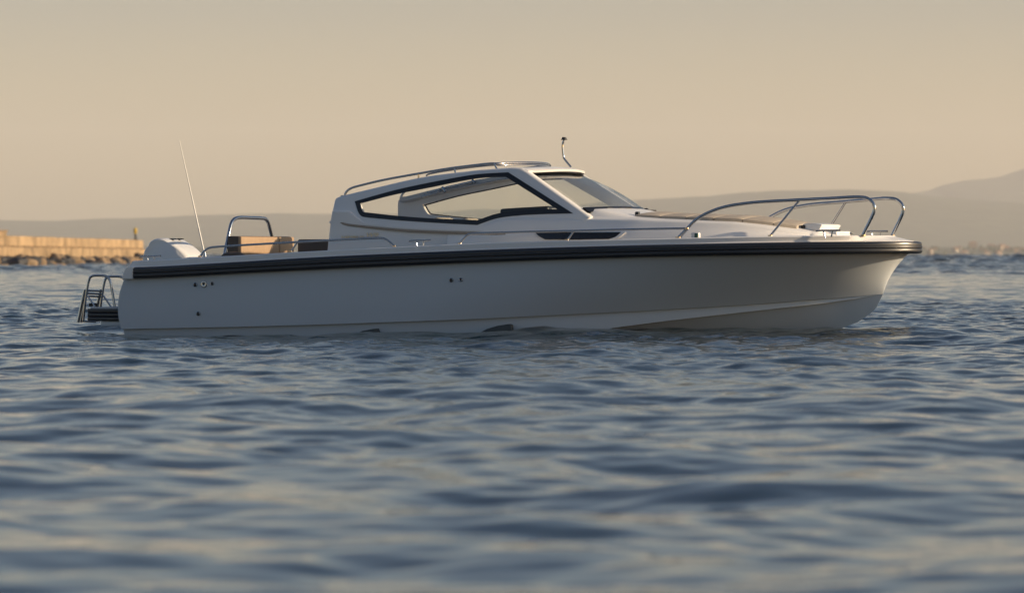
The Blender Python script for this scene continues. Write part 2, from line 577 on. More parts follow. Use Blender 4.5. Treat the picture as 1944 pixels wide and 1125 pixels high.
# ---- gunwale moulding, side decks, cockpit liner
def plan_curve(ue, B, Bst, u0, off=0.0):
    us = tgrid(u0, 4.8, ue)
    return [Vector((u, -beam(u, ue, B, 4.8, 2.6, .58, Bst), 0)) for u in us]
def build_gunwale():
    spec = [  # ue, B, Bst, u0, z
        (9.20, 1.40, 1.335, .10, lambda u: fb(u) + .015),
        (9.23, 1.425, 1.36, .10, lambda u: ft(u) - .02),
        (9.23, 1.425, 1.36, .11, lambda u: ft(u) + .004),
        (9.20, 1.415, 1.35, .12, lambda u: ft(u) + .012),
        (9.23, 1.414, 1.346, .15, lambda u: gt(u) - .012),
        (9.215, 1.406, 1.338, .16, lambda u: gt(u) - .003),
        (9.195, 1.394, 1.326, .17, lambda u: gt(u)),
        (8.72, 1.235, 1.165, .18, lambda u: gt(u) + .003),
        (8.70, 1.222, 1.152, .18, lambda u: gt(u) - .006),
        (8.69, 1.215, 1.145, .18, lambda u: gt(u) - .025),
    ]
    rows = []
    for ue, B, Bst, u0, zf in spec:
        r = plan_curve(ue, B, Bst, u0)
        for p in r:
            if .15 <= u0 <= .17 and ue > 9 and p.x > 8.72: p.x = 8.72 + (p.x - 8.72) * .56      # chamfered nose
            p.z = zf(p.x)
        rows.append(r)
    def floor_z(u): return .24 if u < .8 else (.40 if u < 2.55 else gt(u) - .09)
    r = plan_curve(8.685, 1.205, 1.135, .18)
    for p in r: p.z = floor_z(p.x)
    rows.append(r)
    r = [Vector((p.x, 0, p.z)) for p in r]
    rows.append(r)
    rows = rows + [[Vector((p.x, -p.y, p.z)) for p in r] for r in reversed(rows[:-1])]
    V = [p for r in rows for p in r]
    F = grid_faces(len(rows), NT)
    return mesh_obj('deck', V, F, M['deckwhite'], boat, True, 30, weld=True)
build_gunwale()

def build_rub_rail():
    prof = [(-.012, 0), (.030, .015), (.056, .07), (.066, .16), (.066, .36), (.063, .405), (.057, .425), (.057, .455), (.063, .475), (.068, .52),
            (.068, .60), (.065, .645), (.058, .66), (.058, .685), (.063, .70), (.064, .76), (.060, .88), (.046, .955), (.022, .995), (-.012, 1.0)]
    base = plan_curve(9.26, 1.425, 1.365, .208)
    full = base + [Vector((p.x, -p.y, 0)) for p in reversed(base[:-1])]
    n = len(full)
    V = []
    for i, p in enumerate(full):
        a = full[max(0, i - 1)]; b = full[min(n - 1, i + 1)]
        t = (b - a).normalized()
        nrm = Vector((t.y, -t.x, 0))
        z0, z1 = fb(p.x), ft(p.x)
        for off, h in prof:
            q = p + nrm * off
            V.append((q.x, q.y, z0 + (z1 - z0) * h))
    F = grid_faces(n, len(prof))
    F.append(tuple(range(len(prof)))); F.append(tuple((n - 1) * len(prof) + k for k in reversed(range(len(prof)))))
    o = mesh_obj('rub_rail', V, F, M['rubber'], boat, True, 40, weld=True)
    # pale end cap at the stern: a wedge that closes the strake
    bm = bmesh.new()
    z0, z1 = fb(.15) + .004, ft(.15) + .002
    cs = [(.205, z0 - .004), (.205, z1 + .001), (.125, z1 + .001), (.10, z1 - .03), (.05, z0 - .004)]
    pts_o = [bm.verts.new((u, -1.435, z)) for u, z in cs]
    pts_i = [bm.verts.new((u, -1.33, z)) for u, z in cs]
    bm.faces.new(pts_o); bm.faces.new(list(reversed(pts_i)))
    for i in range(len(cs)):
        j = (i + 1) % len(cs)
        bm.faces.new((pts_o[j], pts_o[i], pts_i[i], pts_i[j]))
    bmesh.ops.recalc_face_normals(bm, faces=bm.faces)
    bmesh.ops.bevel(bm, geom=list(bm.edges), offset=.006, segments=2, affect='EDGES')
    c = bm_obj('end_cap', bm, M['deckwhite'], o)
    mirrored(c, o)
    return o
build_rub_rail()

# ---- polygons in a side plane
def vup(u, z): return -(0.985 - 0.25 * (z - 1.35))      # the cabin side leans inward
def poly_uz(segments, fn, n=6):
    """closed outline of smooth runs: each run is a list of photo points"""
    out = []
    for seg in segments:
        pts = [PS(x, y, fn) for x, y in seg]
        c = catmull(pts, n) if len(pts) > 2 else pts
        out += c[:-1]
    return out
def offset_loop(L, d, side=-1):
    """offset a loop inside its (u,z) plane, positive d = inward"""
    n = len(L)
    area = sum(L[i].x * L[(i + 1) % n].z - L[(i + 1) % n].x * L[i].z for i in range(n))
    sg = 1 if area > 0 else -1
    out = []
    for i in range(n):
        a, b, c = L[i - 1], L[i], L[(i + 1) % n]
        e1 = Vector((b.x - a.x, b.z - a.z)); e2 = Vector((c.x - b.x, c.z - b.z))
        if e1.length < 1e-7: e1 = e2
        if e2.length < 1e-7: e2 = e1
        e1.normalize(); e2.normalize()
        n1 = Vector((-e1.y, e1.x)) * sg; n2 = Vector((-e2.y, e2.x)) * sg
        m_ = (n1 + n2)
        if m_.length < 1e-6: m_ = n1
        m_.normalize()
        s = d / max(.35, m_.dot(n1))
        out.append(Vector((b.x + m_.x * s, b.y, b.z + m_.y * s)))
    return out
def plate(name, outer, hole, fn, depth, m, parent, r=0.0, lift=0.0, smooth_angle=40):
    """plate lying on the surface v=fn(u,z), face outward (starboard), with thickness and a rounded outer edge"""
    def on(p, dep): return Vector((p.x, fn(p.x, p.z) - lift + dep, p.z))
    V, F = [], []
    ns = 5
    loops = []
    if r > 0:
        for k in range(ns + 1):
            a = k / ns * math.pi / 2
            loops.append((offset_loop(outer, r * (1 - math.sin(a))), r * (1 - math.cos(a))))
    else:
        loops.append((outer, 0.0))
    loops.append((outer, depth))
    nO = len(outer)
    base = []
    for L, dep in loops:
        base.append(len(V)); V += [on(p, dep) for p in L]
    for k in range(len(loops) - 1):
        for i in range(nO):
            j = (i + 1) % nO
            F.append((base[k] + i, base[k] + j, base[k + 1] + j, base[k + 1] + i))
    hb = None
    if hole:
        hb = (len(V), len(V) + len(hole)); V += [on(p, 0) for p in hole]; V += [on(p, depth) for p in hole]
        nH = len(hole)
        for i in range(nH):
            j = (i + 1) % nH
            F.append((hb[0] + j, hb[0] + i, hb[1] + i, hb[1] + j))
    for face, (L, bi, hbi) in enumerate(((loops[0][0], base[0], hb[0] if hb else 0), (outer, base[-1], hb[1] if hb else 0))):
        polys = [[Vector((p.x, p.z, 0)) for p in L]]
        if hole: polys.append([Vector((p.x, p.z, 0)) for p in hole])
        for t in tessellate_polygon(polys):
            F.append(tuple(bi + i if i < nO else hbi + i - nO for i in t))
    me = mesh_obj(name, V, F, m, parent, False)
    bm = bmesh.new(); bm.from_mesh(me.data)
    bmesh.ops.recalc_face_normals(bm, faces=bm.faces)
    bm.to_mesh(me.data); bm.free()
    me.data.shade_smooth(); me.data.set_sharp_from_angle(angle=R(smooth_angle))
    return me

# ---- cabin sides
GLASS = [[(683, 386.5), (749, 369.5), (813, 356.7), (898, 340), (930, 336.8), (961, 336)],
         [(961, 336), (1058, 397.2)],
         [(1058, 397.2), (1028, 397), (985, 399.3), (942.7, 405.7), (907, 417.8)],
         [(907, 417.8), (813, 414), (749, 409), (699, 403.5)], [(699, 403.5), (690, 402), (686.5, 397), (683, 386.5)]]
FRAME = [[(673.6, 382), (749, 361), (813, 347), (898, 331.7), (930, 328.8), (965, 327)],
         [(965, 327), (1088, 405)],
         [(1088, 405), (1028, 406.6), (985, 409), (942.7, 414.6), (906, 427)],
         [(906, 427), (813, 422), (749, 417.5), (700, 413)], [(700, 413), (687, 410.5), (681, 404), (673.6, 382)]]
PANEL = [[(625, 428), (629.5, 402), (633.5, 383)], [(633.5, 383), (636.5, 376.5), (644, 373), (654, 370)],
         [(654, 370), (707, 357.4), (792, 338), (856, 328.5), (941, 320), (975, 317.8), (990, 318.5)], [(990, 318.5), (1001, 324.5)],
         [(1001, 324.5), (1110, 402), (1122, 411)], [(1122, 411), (1112, 428)], [(1112, 428), (1000, 446)],
         [(1000, 446), (898, 442), (770, 437.7), (690, 430), (653, 425), (640, 416.5), (625, 428)]]
panel_loop = poly_uz(PANEL, vup)
frame_loop = poly_uz(FRAME, vup)
glass_loop = poly_uz(GLASS, vup)
def twin(o, p): return mirrored(o, p)
side = plate('cabin_side', panel_loop, offset_loop(glass_loop, -.012), vup, .075, M['deckwhite'], boat, r=.035)
side_p = mirrored(side, boat)
wf = plate('window_frame', frame_loop, glass_loop, vup, .02, M['blackframe'], side, r=.003, lift=.006)
twin(wf, side_p)
wg = plate('window_glass', offset_loop(glass_loop, -.008), None, lambda u, z: vup(u, z) + .008, .005, M['glass'], side)
twin(wg, side_p)
# lower cabin side set in under the tan moulding line
def vlo(u, z): return -1.005 + .05 * (1.17 - z)
LOWER = [[(619, 490), (625, 437), (627.7, 414), (630, 400)], [(630, 400), (660, 400)], [(660, 400), (700, 425), (770, 432), (898, 436), (1010, 440)],
         [(1010, 440), (1010, 485)], [(1010, 485), (619, 490)]]
low = plate('cabin_quarter', poly_uz(LOWER, vlo), None, vlo, .05, M['deckwhite'], side, r=.02)
twin(low, side_p)
# tan line between the two mouldings
st_u = catmull([PS(x, y, vup) for x, y in [(637, 411.5), (643, 419), (654, 424), (690, 429), (770, 436.6), (850, 440.3), (898, 441.6), (960, 443.2)]], 6)
sv, sf = [], []
for i, p in enumerate(st_u):
    w = .008
    for dz, dv in ((-w - .012, .002), (-w, -.006), (w, -.006), (w, .01)):
        z = p.z + dz
        sv.append((p.x, vup(p.x, z) + dv, z))
sf = grid_faces(len(st_u), 4)
stp = mesh_obj('trim_line', sv, sf, M['stripe'], side, True, 30, weld=True)
twin(stp, side_p)

# lettering on the quarter
def lettering(text, px0, px1, py0, py1, shear, parent):
    cu = bpy.data.curves.new('lettering', 'FONT')
    cu.body = text; cu.extrude = .006; cu.shear = shear; cu.resolution_u = 3
    to = bpy.data.objects.new('lettering', cu)
    COL.objects.link(to)
    me = bpy.data.meshes.new_from_object(to.evaluated_get(bpy.context.evaluated_depsgraph_get()))
    bpy.data.objects.remove(to)
    co = np.array([v.co[:] for v in me.vertices])
    x0, x1 = co[:, 0].min(), co[:, 0].max(); y0, y1 = co[:, 1].min(), co[:, 1].max()
    a = PS(px0, py1, vlo); b = PS(px1, py1, vlo); c = PS(px0, py0, vlo)
    for v in me.vertices:
        fx = (v.co.x - x0) / (x1 - x0); fy = (v.co.y - y0) / (y1 - y0)
        u = a.x + (b.x - a.x) * fx; z = a.z + (b.z - a.z) * fx + (c.z - a.z) * fy
        v.co = (u, vlo(u, z) - .004 - v.co.z, z)
    me.flip_normals() if False else None
    me.materials.clear(); me.materials.append(M['brass'])
    o = bpy.data.objects.new('lettering', me)
    COL.objects.link(o); o.parent = parent
    return o
bpy.context.view_layer.update()
lettering('NIMBUS', 649, 691, 447.5, 451.8, 0, side)
lettering('W9', 697, 719, 441.8, 449.8, .35, side)
for t_, a_, b_, c_, d_, s_ in (('NIMBUS', 649, 691, 447.5, 451.8, 0), ('W9', 697, 719, 441.8, 449.8, .35)):
    l_ = lettering(t_, a_, b_, c_, d_, s_, side_p)
    # read the right way round on the port side: turn about the word's middle
    xs_ = [v.co.x for v in l_.data.vertices]; mid_ = (min(xs_) + max(xs_)) / 2
    for v in l_.data.vertices: v.co.x = 2 * mid_ - v.co.x; v.co.y = -v.co.y

# ---- hardtop: solid front part, open behind
def top_edge(u):
    return float(np.interp(u, TE[:, 0], TE[:, 1]))
TE = np.array(sorted([(p.x, p.z) for p in [PS(x, y, vup) for x, y in [(654, 370), (707, 357.4), (792, 338), (856, 328.5), (941, 320), (975, 317.8), (1000, 317), (1020, 317.5)]]]))
def build_roof():
    nu, nv = 26, 33
    u0, u1 = 4.28, 5.14
    V = []
    top, bot = [], []
    for i in range(nu):
        a = i / (nu - 1)
        for j in range(nv):
            s = -1 + 2 * j / (nv - 1)
            uf = u1 - .20 * abs(s) ** 3.2
            u = u0 + (uf - u0) * a
            ze = top_edge(min(u, 4.95)) - .012
            half = .835 if u < 4.9 else .835 - .05 * ((u - 4.9) / .24) ** 2
            z = ze + .03 * (1 - s * s)
            nose = max(0, (a - .72) / .28)
            z -= .030 * nose ** 2.6
            top.append((u, half * s, z))
            bot.append((u - .01 * nose, half * s, z - .055 + .030 * nose ** 2))
    V = top + bot
    N = nu * nv
    F = grid_faces(nu, nv) + [tuple(reversed([i + N for i in q])) for q in grid_faces(nu, nv)]
    rim = [j for j in range(nv)] + [i * nv + nv - 1 for i in range(1, nu)] + [(nu - 1) * nv + j for j in range(nv - 2, -1, -1)] + [i * nv for i in range(nu - 2, 0, -1)]
    for k in range(len(rim)):
        a, b = rim[k], rim[(k + 1) % len(rim)]
        F.append((b, a, a + N, b + N))
    o = mesh_obj('hardtop', V, F, M['deckwhite'], boat, True, 50, weld=True)
    return o
roof = build_roof()
# inner flange along the opening
for sgn in (1,):
    fl = []
    us = np.linspace(2.62, 4.5, 24)
    V = []
    for u in us:
        z = top_edge(u)
        ve = vup(u, z)
        for dv, dz in ((.03, -.004), (.15, .0), (.155, -.05), (.04, -.075)):
            V.append((u, ve + dv, z + dz))
    o = mesh_obj('roof_flange', V, grid_faces(len(us), 4, wrap=True) + [(0, 1, 2, 3), tuple((len(us) - 1) * 4 + k for k in (3, 2, 1, 0))], M['interior'], roof, True, 30, weld=True)
    mirrored(o, roof)

# ---- windshield
def wtop(s): return Vector((5.07 - .19 * abs(s) ** 3, .80 * s, 1.822 + .022 * (1 - s * s)))
def wbot(s): return Vector((5.90 - .20 * abs(s) ** 2.6, .955 * s, 1.385 + .02 * (1 - s * s)))
def build_windshield():
    ns, nh = 37, 9
    def pt(s, h): return wbot(s).lerp(wtop(s), h) + Vector((.03, 0, .03)) * math.sin(h * math.pi)
    V, n = [], 0
    for layer in (0, 1):
        for i in range(nh):
            for j in range(ns):
                s = -.985 + 1.97 * j / (ns - 1)
                V.append(pt(s, i / (nh - 1)) - Vector((.004, 0, .004)) * layer)
    N = ns * nh
    F = grid_faces(nh, ns, True) + [tuple(i + N for i in q) for q in grid_faces(nh, ns)]
    g = mesh_obj('windshield', V, F, M['glass'], boat, True, 40)
    # dark printed borders: bottom and top
    for nm, h0, h1 in (('windshield_border', -.01, .085), ('windshield_border', .945, 1.01)):
        V = []
        for h in (h0, h1):
            for j in range(ns):
                s = -.985 + 1.97 * j / (ns - 1)
                V.append(pt(s, h) + Vector((.003, 0, .004)))
        for h in (h1, h0):
            for j in range(ns):
                s = -.985 + 1.97 * j / (ns - 1)
                V.append(pt(s, h) - Vector((.010, 0, .010)))
        mesh_obj(nm, V, grid_faces(4, ns, True, False), M['blackframe'], g, True, 30)
    return g
ws = build_windshield()
# wipers
def wiper(px_pts, vs):
    pts = [P(x, y, v) for (x, y), v in zip(px_pts, vs)]
    g1 = tube_geo(catmull(pts, 6), .010, 8)
    blade = [pts[-1] + Vector((-.05, -.30, .0)), pts[-1] + Vector((.02, .28, .005))]
    g2 = tube_geo(blade, .008, 6)
    g3 = tube_geo([pts[0] + Vector((0, 0, -.03)), pts[0] + Vector((0, 0, .02))], .03, 10)
    V, F = merge_geo([g1, g2, g3])
    return mesh_obj('wiper', V, F, M['blackplastic'], ws, True, 50)
wiper([(1128, 406.5), (1140, 402), (1165, 396), (1178, 394.5)], [-.66, -.60, -.42, -.3])
wiper([(1222, 398.5), (1226, 396.5), (1230, 398), (1226, 400)], [.8, .78, .7, .62])

# ---- coachroof forward of the cabin
CS = [(890, 431), (906, 428), (920, 422), (942, 416), (964, 412.8), (1000, 411.8), (1106, 413), (1209, 414.3), (1250, 416.8), (1300, 418.3), (1392, 421.5), (1450, 427.5), (1492, 433.5), (1535, 439), (1575, 443)]
def wc(u): return float(np.interp(u, [3.9, 5.5, 6.2, 6.8, 7.3, 7.7, 8.0, 8.25, 8.42, 8.52], [1.005, 1.0, .96, .89, .79, .67, .54, .40, .24, .0]))
def wcs(u): return sum(wc(u + d) for d in (-.2, -.1, 0, .1, .2)) / 5 if u < 8.2 else wc(u)
T_CS = np.array(sorted([(p.x, p.z) for p in [PS(x, y, lambda u, z: -min(1.0, wcs(u))) for x, y in CS]]))
def shoulder(u): return float(np.interp(u, T_CS[:, 0], T_CS[:, 1]))
def build_coachroof():
    us = list(np.linspace(4.02, 8.1, 62)) + list(np.linspace(8.12, 8.515, 20))
    V = []
    rows = 0
    for u in us:
        w = max(.002, wcs(u))
        zs = shoulder(u)
        zb = gt(u) - .095
        cw = 0.0
        if u > 5.2:                                  # cowl under the windshield glass rising to its foot
            cw = .085 * max(0, min(1, (6.25 - u) / .45))
        crown = .045 * min(1, w / .6)
        if u < 5.35:
            lift = .0
        k = min(1, (u - 4.02) / .35)
        prof = []
        tuck = .012 * k + .0
        zh = zs - zb
        ln = .10 * max(0, min(1, (u - 4.6) / 1.6))
        prof += [(w + .045 + ln, zb), (w + .035 + tuck + ln * .7, zb + zh * .3), (w + .018 + tuck + ln * .35, zb + zh * .62), (w + .004 + tuck, zs - .05), (w - .002 + tuck, zs - .026), (w - .014 + tuck * .5, zs - .010), (w - .035, zs - .001)]
        wi = max(.001, w - .06)
        prof += [(wi * .985, zs + .004 + cw * .25), (wi * .95, zs + .008 + cw * .75), (wi * .88, zs + .014 + cw), (wi * .6, zs + crown * .7 + cw), (wi * .3, zs + crown * .93 + cw), (0, zs + crown + cw)]
        full = [(-a, z) for a, z in prof] + [(a, z) for a, z in reversed(prof[:-1])]
        for v, z in full: V.append((u, v, z))
        rows = len(full)
    F = grid_faces(len(us), rows, True)
    F.append(tuple(range(rows)))
    F.append(tuple((len(us) - 1) * rows + k for k in reversed(range(rows))))
    return mesh_obj('coachroof', V, F, M['deckwhite'], boat, True, 38, weld=True)
coach = build_coachroof()
# the glass wedge in its flank
def vco(u, z):
    w = wcs(u); zb = gt(u) - .095; zs = shoulder(u); t = max(0, min(1, (z - zb) / (zs - zb)))
    h = zs - zb; ln = .10 * max(0, min(1, (u - 4.6) / 1.6))
    return -float(np.interp(z, [zb, zb + h * .3, zb + h * .62, max(zs - .05, zb + h * .63), zs - .026, zs], [w + .045 + ln, w + .047 + ln * .7, w + .030 + ln * .35, w + .016, w + .010, w]))
HW = [[(1016, 440), (1024, 448), (1036, 454.5)], [(1036, 454.5), (1090, 454.6), (1157, 453.6)], [(1157, 453.6), (1170, 449), (1180, 440.5)], [(1180, 440.5), (1100, 441), (1016, 440)]]
hw_loop = poly_uz(HW, vco, 8)
hw = plate('flank_window', hw_loop, None, vco, .02, M['darkglass'], coach, r=.002, lift=.018)
mirrored(hw, coach)
HW2 = [[(1157, 453.4), (1170, 449), (1180, 440.5)], [(1180, 440.5), (1189, 440.3)], [(1189, 440.3), (1176, 450), (1162, 454.2)], [(1162, 454.2), (1157, 453.4)]]
hw2 = plate('window_recess', poly_uz(HW2, vco, 6), None, vco, .015, M['deckwhite'], coach, lift=.015)
mirrored(hw2, coach)

# ---- sunpad
def build_sunpad():
    us = [6.20, 6.50, 6.82, 7.14, 7.45, 7.78, 8.02]
    root = None
    for a, b in zip(us[:-1], us[1:]):
        nu, nv = 9, 25
        top, bot = [], []
        for i in range(nu):
            fu = i / (nu - 1); u = a + .006 + (b - a - .012) * fu
            for j in range(nv):
                s = -1 + 2 * j / (nv - 1)
                half = min(.74, wcs(u) - .085)
                base = shoulder(u) + .045 * (1 - s * s) * .75 + .002
                pu = (1 - abs(2 * fu - 1) ** 5) ** .6; pv = (1 - abs(s) ** 40) ** .6
                top.append((u, half * s, base + .038 + .010 * pu * pv))
                bot.append((u, half * s, base - .02))
        N = nu * nv
        F = grid_faces(nu, nv) + [tuple(reversed([i + N for i in q])) for q in grid_faces(nu, nv)]
        rim = [j for j in range(nv)] + [i * nv + nv - 1 for i in range(1, nu)] + [(nu - 1) * nv + j for j in range(nv - 2, -1, -1)] + [i * nv for i in range(nu - 2, 0, -1)]
        for k in range(len(rim)):
            p, q = rim[k], rim[(k + 1) % len(rim)]
            F.append((q, p, p + N, q + N))
        o = mesh_obj('sunpad', top + bot, F, M['sunpad'], boat, True, 45, weld=True)
build_sunpad()
# dark bolster end at the cowl
box('bolster_end', P(1209, 408, -.70) + Vector((.0, .02, 0)), (.05, .05, .075), M['blackplastic'], boat, .012)
# anchor hatch at the forward end of the coachroof
def build_anchor_box():
    p = P(1553, 428.5, -.12)
    bm = bmesh.new()
    pr = [(-.13, -.05), (-.11, .012), (-.06, .032), (.09, .018), (.12, .010), (.085, -.05)]
    L = [bm.verts.new((p.x + u, -.34, p.z + z)) for u, z in pr]
    Rr = [bm.verts.new((p.x + u, .34, p.z + z)) for u, z in pr]
    bm.faces.new(L); bm.faces.new(list(reversed(Rr)))
    for i in range(len(pr)):
        j = (i + 1) % len(pr); bm.faces.new((L[j], L[i], Rr[i], Rr[j]))
    bmesh.ops.recalc_face_normals(bm, faces=bm.faces)
    bmesh.ops.bevel(bm, geom=list(bm.edges), offset=.006, segments=2, affect='EDGES')
    o = bm_obj('anchor_hatch', bm, M['deckwhite'], boat)
    box('hinge', (p.x - .10, -.345, p.z - .012), (.05, .02, .035), M['blackplastic'], o, .006)
    # step forward of it
    q = P(1585, 441, -.15)
    box('deck_step', (q.x - .02, 0, q.z - .03), (.16, .5, .09), M['deckwhite'], boat, .02)
build_anchor_box()

# ---- bow rail
def rail(name, pts, r, vfun, posts, pr, m=M['chrome'], sub=8):
    q = [PS(x, y, vfun) for x, y in pts]
    o = tube(name, q, r, m, boat, 12, True, None, sub)
    kids = []
    for (a, b) in posts:
        pa, pb = PS(*a, vfun), PS(*b, vfun)
        g1 = tube_geo([pa, pb], pr, 10)
        foot = tube_geo([pa + Vector((0, 0, -.004)), pa + Vector((0, 0, .012))], pr * 2.2, 12)
        V, F = merge_geo([g1, foot])
        kids.append(mesh_obj('post', V, F, m, o, True, 50))
    for e in (q[0], q[-1]):
        kids.append(mesh_obj('foot_plate', *tube_geo([e + Vector((0, 0, -.006)), e + Vector((0, 0, .010))], r * 1.9, 14), m, o, True, 50))
    t = mirrored(o, boat)
    for k in kids: mirrored(k, t)
    return o
def v_rail(u, z):
    return -max(.53, beam(u, 9.05, 1.34, 4.8, 2.6, .58, 1.27) - .03)
BOW = [(1288, 451), (1304, 434.5), (1318, 420), (1335, 408.5), (1369.5, 394.5), (1420.7, 385.5), (1506, 380), (1580, 376.3), (1630, 374), (1646, 376.2), (1656, 384),
       (1660, 393), (1659, 402), (1655, 412), (1638, 447)]
rail('bow_rail', BOW, .0185, v_rail, [((1462, 448), (1517, 381))], .0125)
rail('side_rail', [(873, 462.5), (879, 454.5), (886, 447), (892, 444.2), (899, 443.4), (1000, 440), (1081, 438.4), (1200, 435.2), (1304, 433.4)], .0125,
     lambda u, z: -(beam(u, 9.05, 1.33, 4.8, 2.6, .58, 1.26)), [((1077, 456), (1089, 439))], .010)
rail('stern_rail', [(379.5, 487), (385, 479.5), (392, 473), (399, 470), (408, 468.7), (516, 462), (630, 456), (719.5, 451.8), (728, 452.5), (735, 456), (749, 467.5)], .0125,
     lambda u, z: -(beam(u, 9.05, 1.33, 4.8, 2.6, .58, 1.27)), [((552, 477.5), (564.6, 460))], .010)

# ---- roof rails, canopy tracks
def v_roof(u, z): return -.80
def u_rail(name, pts, v, r, z_mid, bend):
    half = [P(x, y, v) for x, y in pts]
    e = half[-1]
    half += [e + Vector((bend * .8, bend * .18, .0)), e + Vector((bend * 1.25, bend * .7, .003))]
    c = half[-1]
    arc = lambda k: Vector((c.x + .17 * (1 - k * k), c.y * k, c.z + z_mid * (1 - k * k)))
    full = half + [arc(k) for k in (.75, .5, .25, 0, -.25, -.5, -.75)] + [Vector((p.x, -p.y, p.z)) for p in reversed(half)]
    return tube(name, full, r, M['chrome'], boat, 12)
rr_ = u_rail('roof_rail', [(654.4, 370), (657, 365), (662, 360), (670, 356), (690, 350.6), (728, 341.7), (792, 330), (856, 319.3), (905, 313.2), (930, 310.6)], -.80, .0135, .018, .09)
for a, b in (((794.6, 338.5), (794.6, 330)), ((866, 327), (862, 319)), ((946, 321), (938, 310.5))):
    V, F = tube_geo([P(*a, -.80) - Vector((0, 0, .03)), P(*b, -.80)], .011, 8)
    k = mesh_obj('post', V, F, M['chrome'], rr_, True, 50)
    mirrored(k, rr_)
tr_ = u_rail('canopy_track', [(809, 333.8), (812, 331.4), (818, 329.6), (856, 322.8), (900, 317), (935, 313.6)], -.745, .010, .012, .09)
tr2 = tr_
# folded canopy gear on the inner flange of the far side
for o_, y_ in ((tr_, -1), (tr2, 1)):
    parts = []
    for a, b, w in (((806, 374), (842, 363), .010), ((818, 366), (842, 359.5), .012), ((853, 356), (905, 345), .013), ((851, 361), (968, 339), .006), ((845, 356), (852, 364), .022), ((902, 343), (908, 347), .02)):
        pa, pb = P(*a, .80), P(*b, .80)
        if y_ < 0: pa.y *= -1; pb.y *= -1
        pa.y -= .10 * y_; pb.y -= .10 * y_
        parts.append(tube_geo([pa, pb], w, 8))
    V, F = merge_geo(parts)
    mesh_obj('canopy_bracket', V, F, M['chrome'], o_, True, 50)

# ---- masthead light and whip antenna
ml = tube('mast_light', [P(1084, 317.5, 0.05), P(1077, 309, .05), P(1071, 301, .05), P(1069, 291, .05), P(1068, 275, .05), P(1069, 270, .05), P(1071, 266, .05)], .0125, M['chrome'], boat, 10, True, None, 5)
bm = bmesh.new()
c_ = P(1071, 263.3, .05)
bmesh.ops.create_cone(bm, cap_ends=True, segments=20, radius1=.033, radius2=.024, depth=.026, matrix=Matrix.Translation(c_ + Vector((0, 0, .004))))
bmesh.ops.create_cone(bm, cap_ends=True, segments=20, radius1=.038, radius2=.038, depth=.006, matrix=Matrix.Translation(c_ + Vector((0, 0, -.012))))
bm_obj('lamp', bm, M['blackplastic'], ml)
aw = tube('whip_antenna', [P(389, 486, -1.1), P(340.5, 267, -1.1)], .011, M['whip'], boat, 8, False, .004)
g = tube_geo([P(389, 487, -1.1), P(387, 478, -1.1)], .022, 12)
mesh_obj('antenna_base', *g, M['chrome'], aw)

# ---- cleats
def cleat(pc, L, drop, rise):
    V, F = merge_geo([tube_geo([pc + Vector((-L / 2, 0, -.006)), pc + Vector((-L / 4, 0, 0)), pc + Vector((L / 4, 0, 0)), pc + Vector((L / 2, 0, rise))], .0105, 10)])
    o = mesh_obj('cleat', V, F, M['chrome'], boat, True, 50)
    kids = []
    for s in (-1, 1):
        V, F = tube_geo([pc + Vector((s * L * .19, 0, 0)), pc + Vector((s * L * .13, 0, -drop))], .010, 8)
        kids.append(mesh_obj('cleat_leg', V, F, M['chrome'], o, True, 50))
    t = mirrored(o, boat)
    for k in kids: mirrored(k, t)
cleat(P(286, 486.2, -1.22), .26, .062, .004)
cleat(P(797, 456.7, -1.33), .265, .07, .008)
cleat(P(1572, 437.2, -.86), .285, .075, 0)

# ---- navigation lights
nl = PS(1321, 447.6, lambda u, z: -(beam(u, 9.05, 1.33, 4.8, 2.6, .58, 1.26) - .05))
def nav(pos, sgn, lens):
    bm = bmesh.new(); box_bm(bm, pos, (.095, .06, .075), .014, 3)
    o = bm_obj('side_light', bm, M['deckwhite'], boat)
    box('lens', (pos.x + .018, pos.y - sgn * .018, pos.z + .004), (.042, .05, .05), lens, o, .008)
nav(nl, 1, M['green']); nav(Vector((nl.x, -nl.y, nl.z)), -1, M['red'])

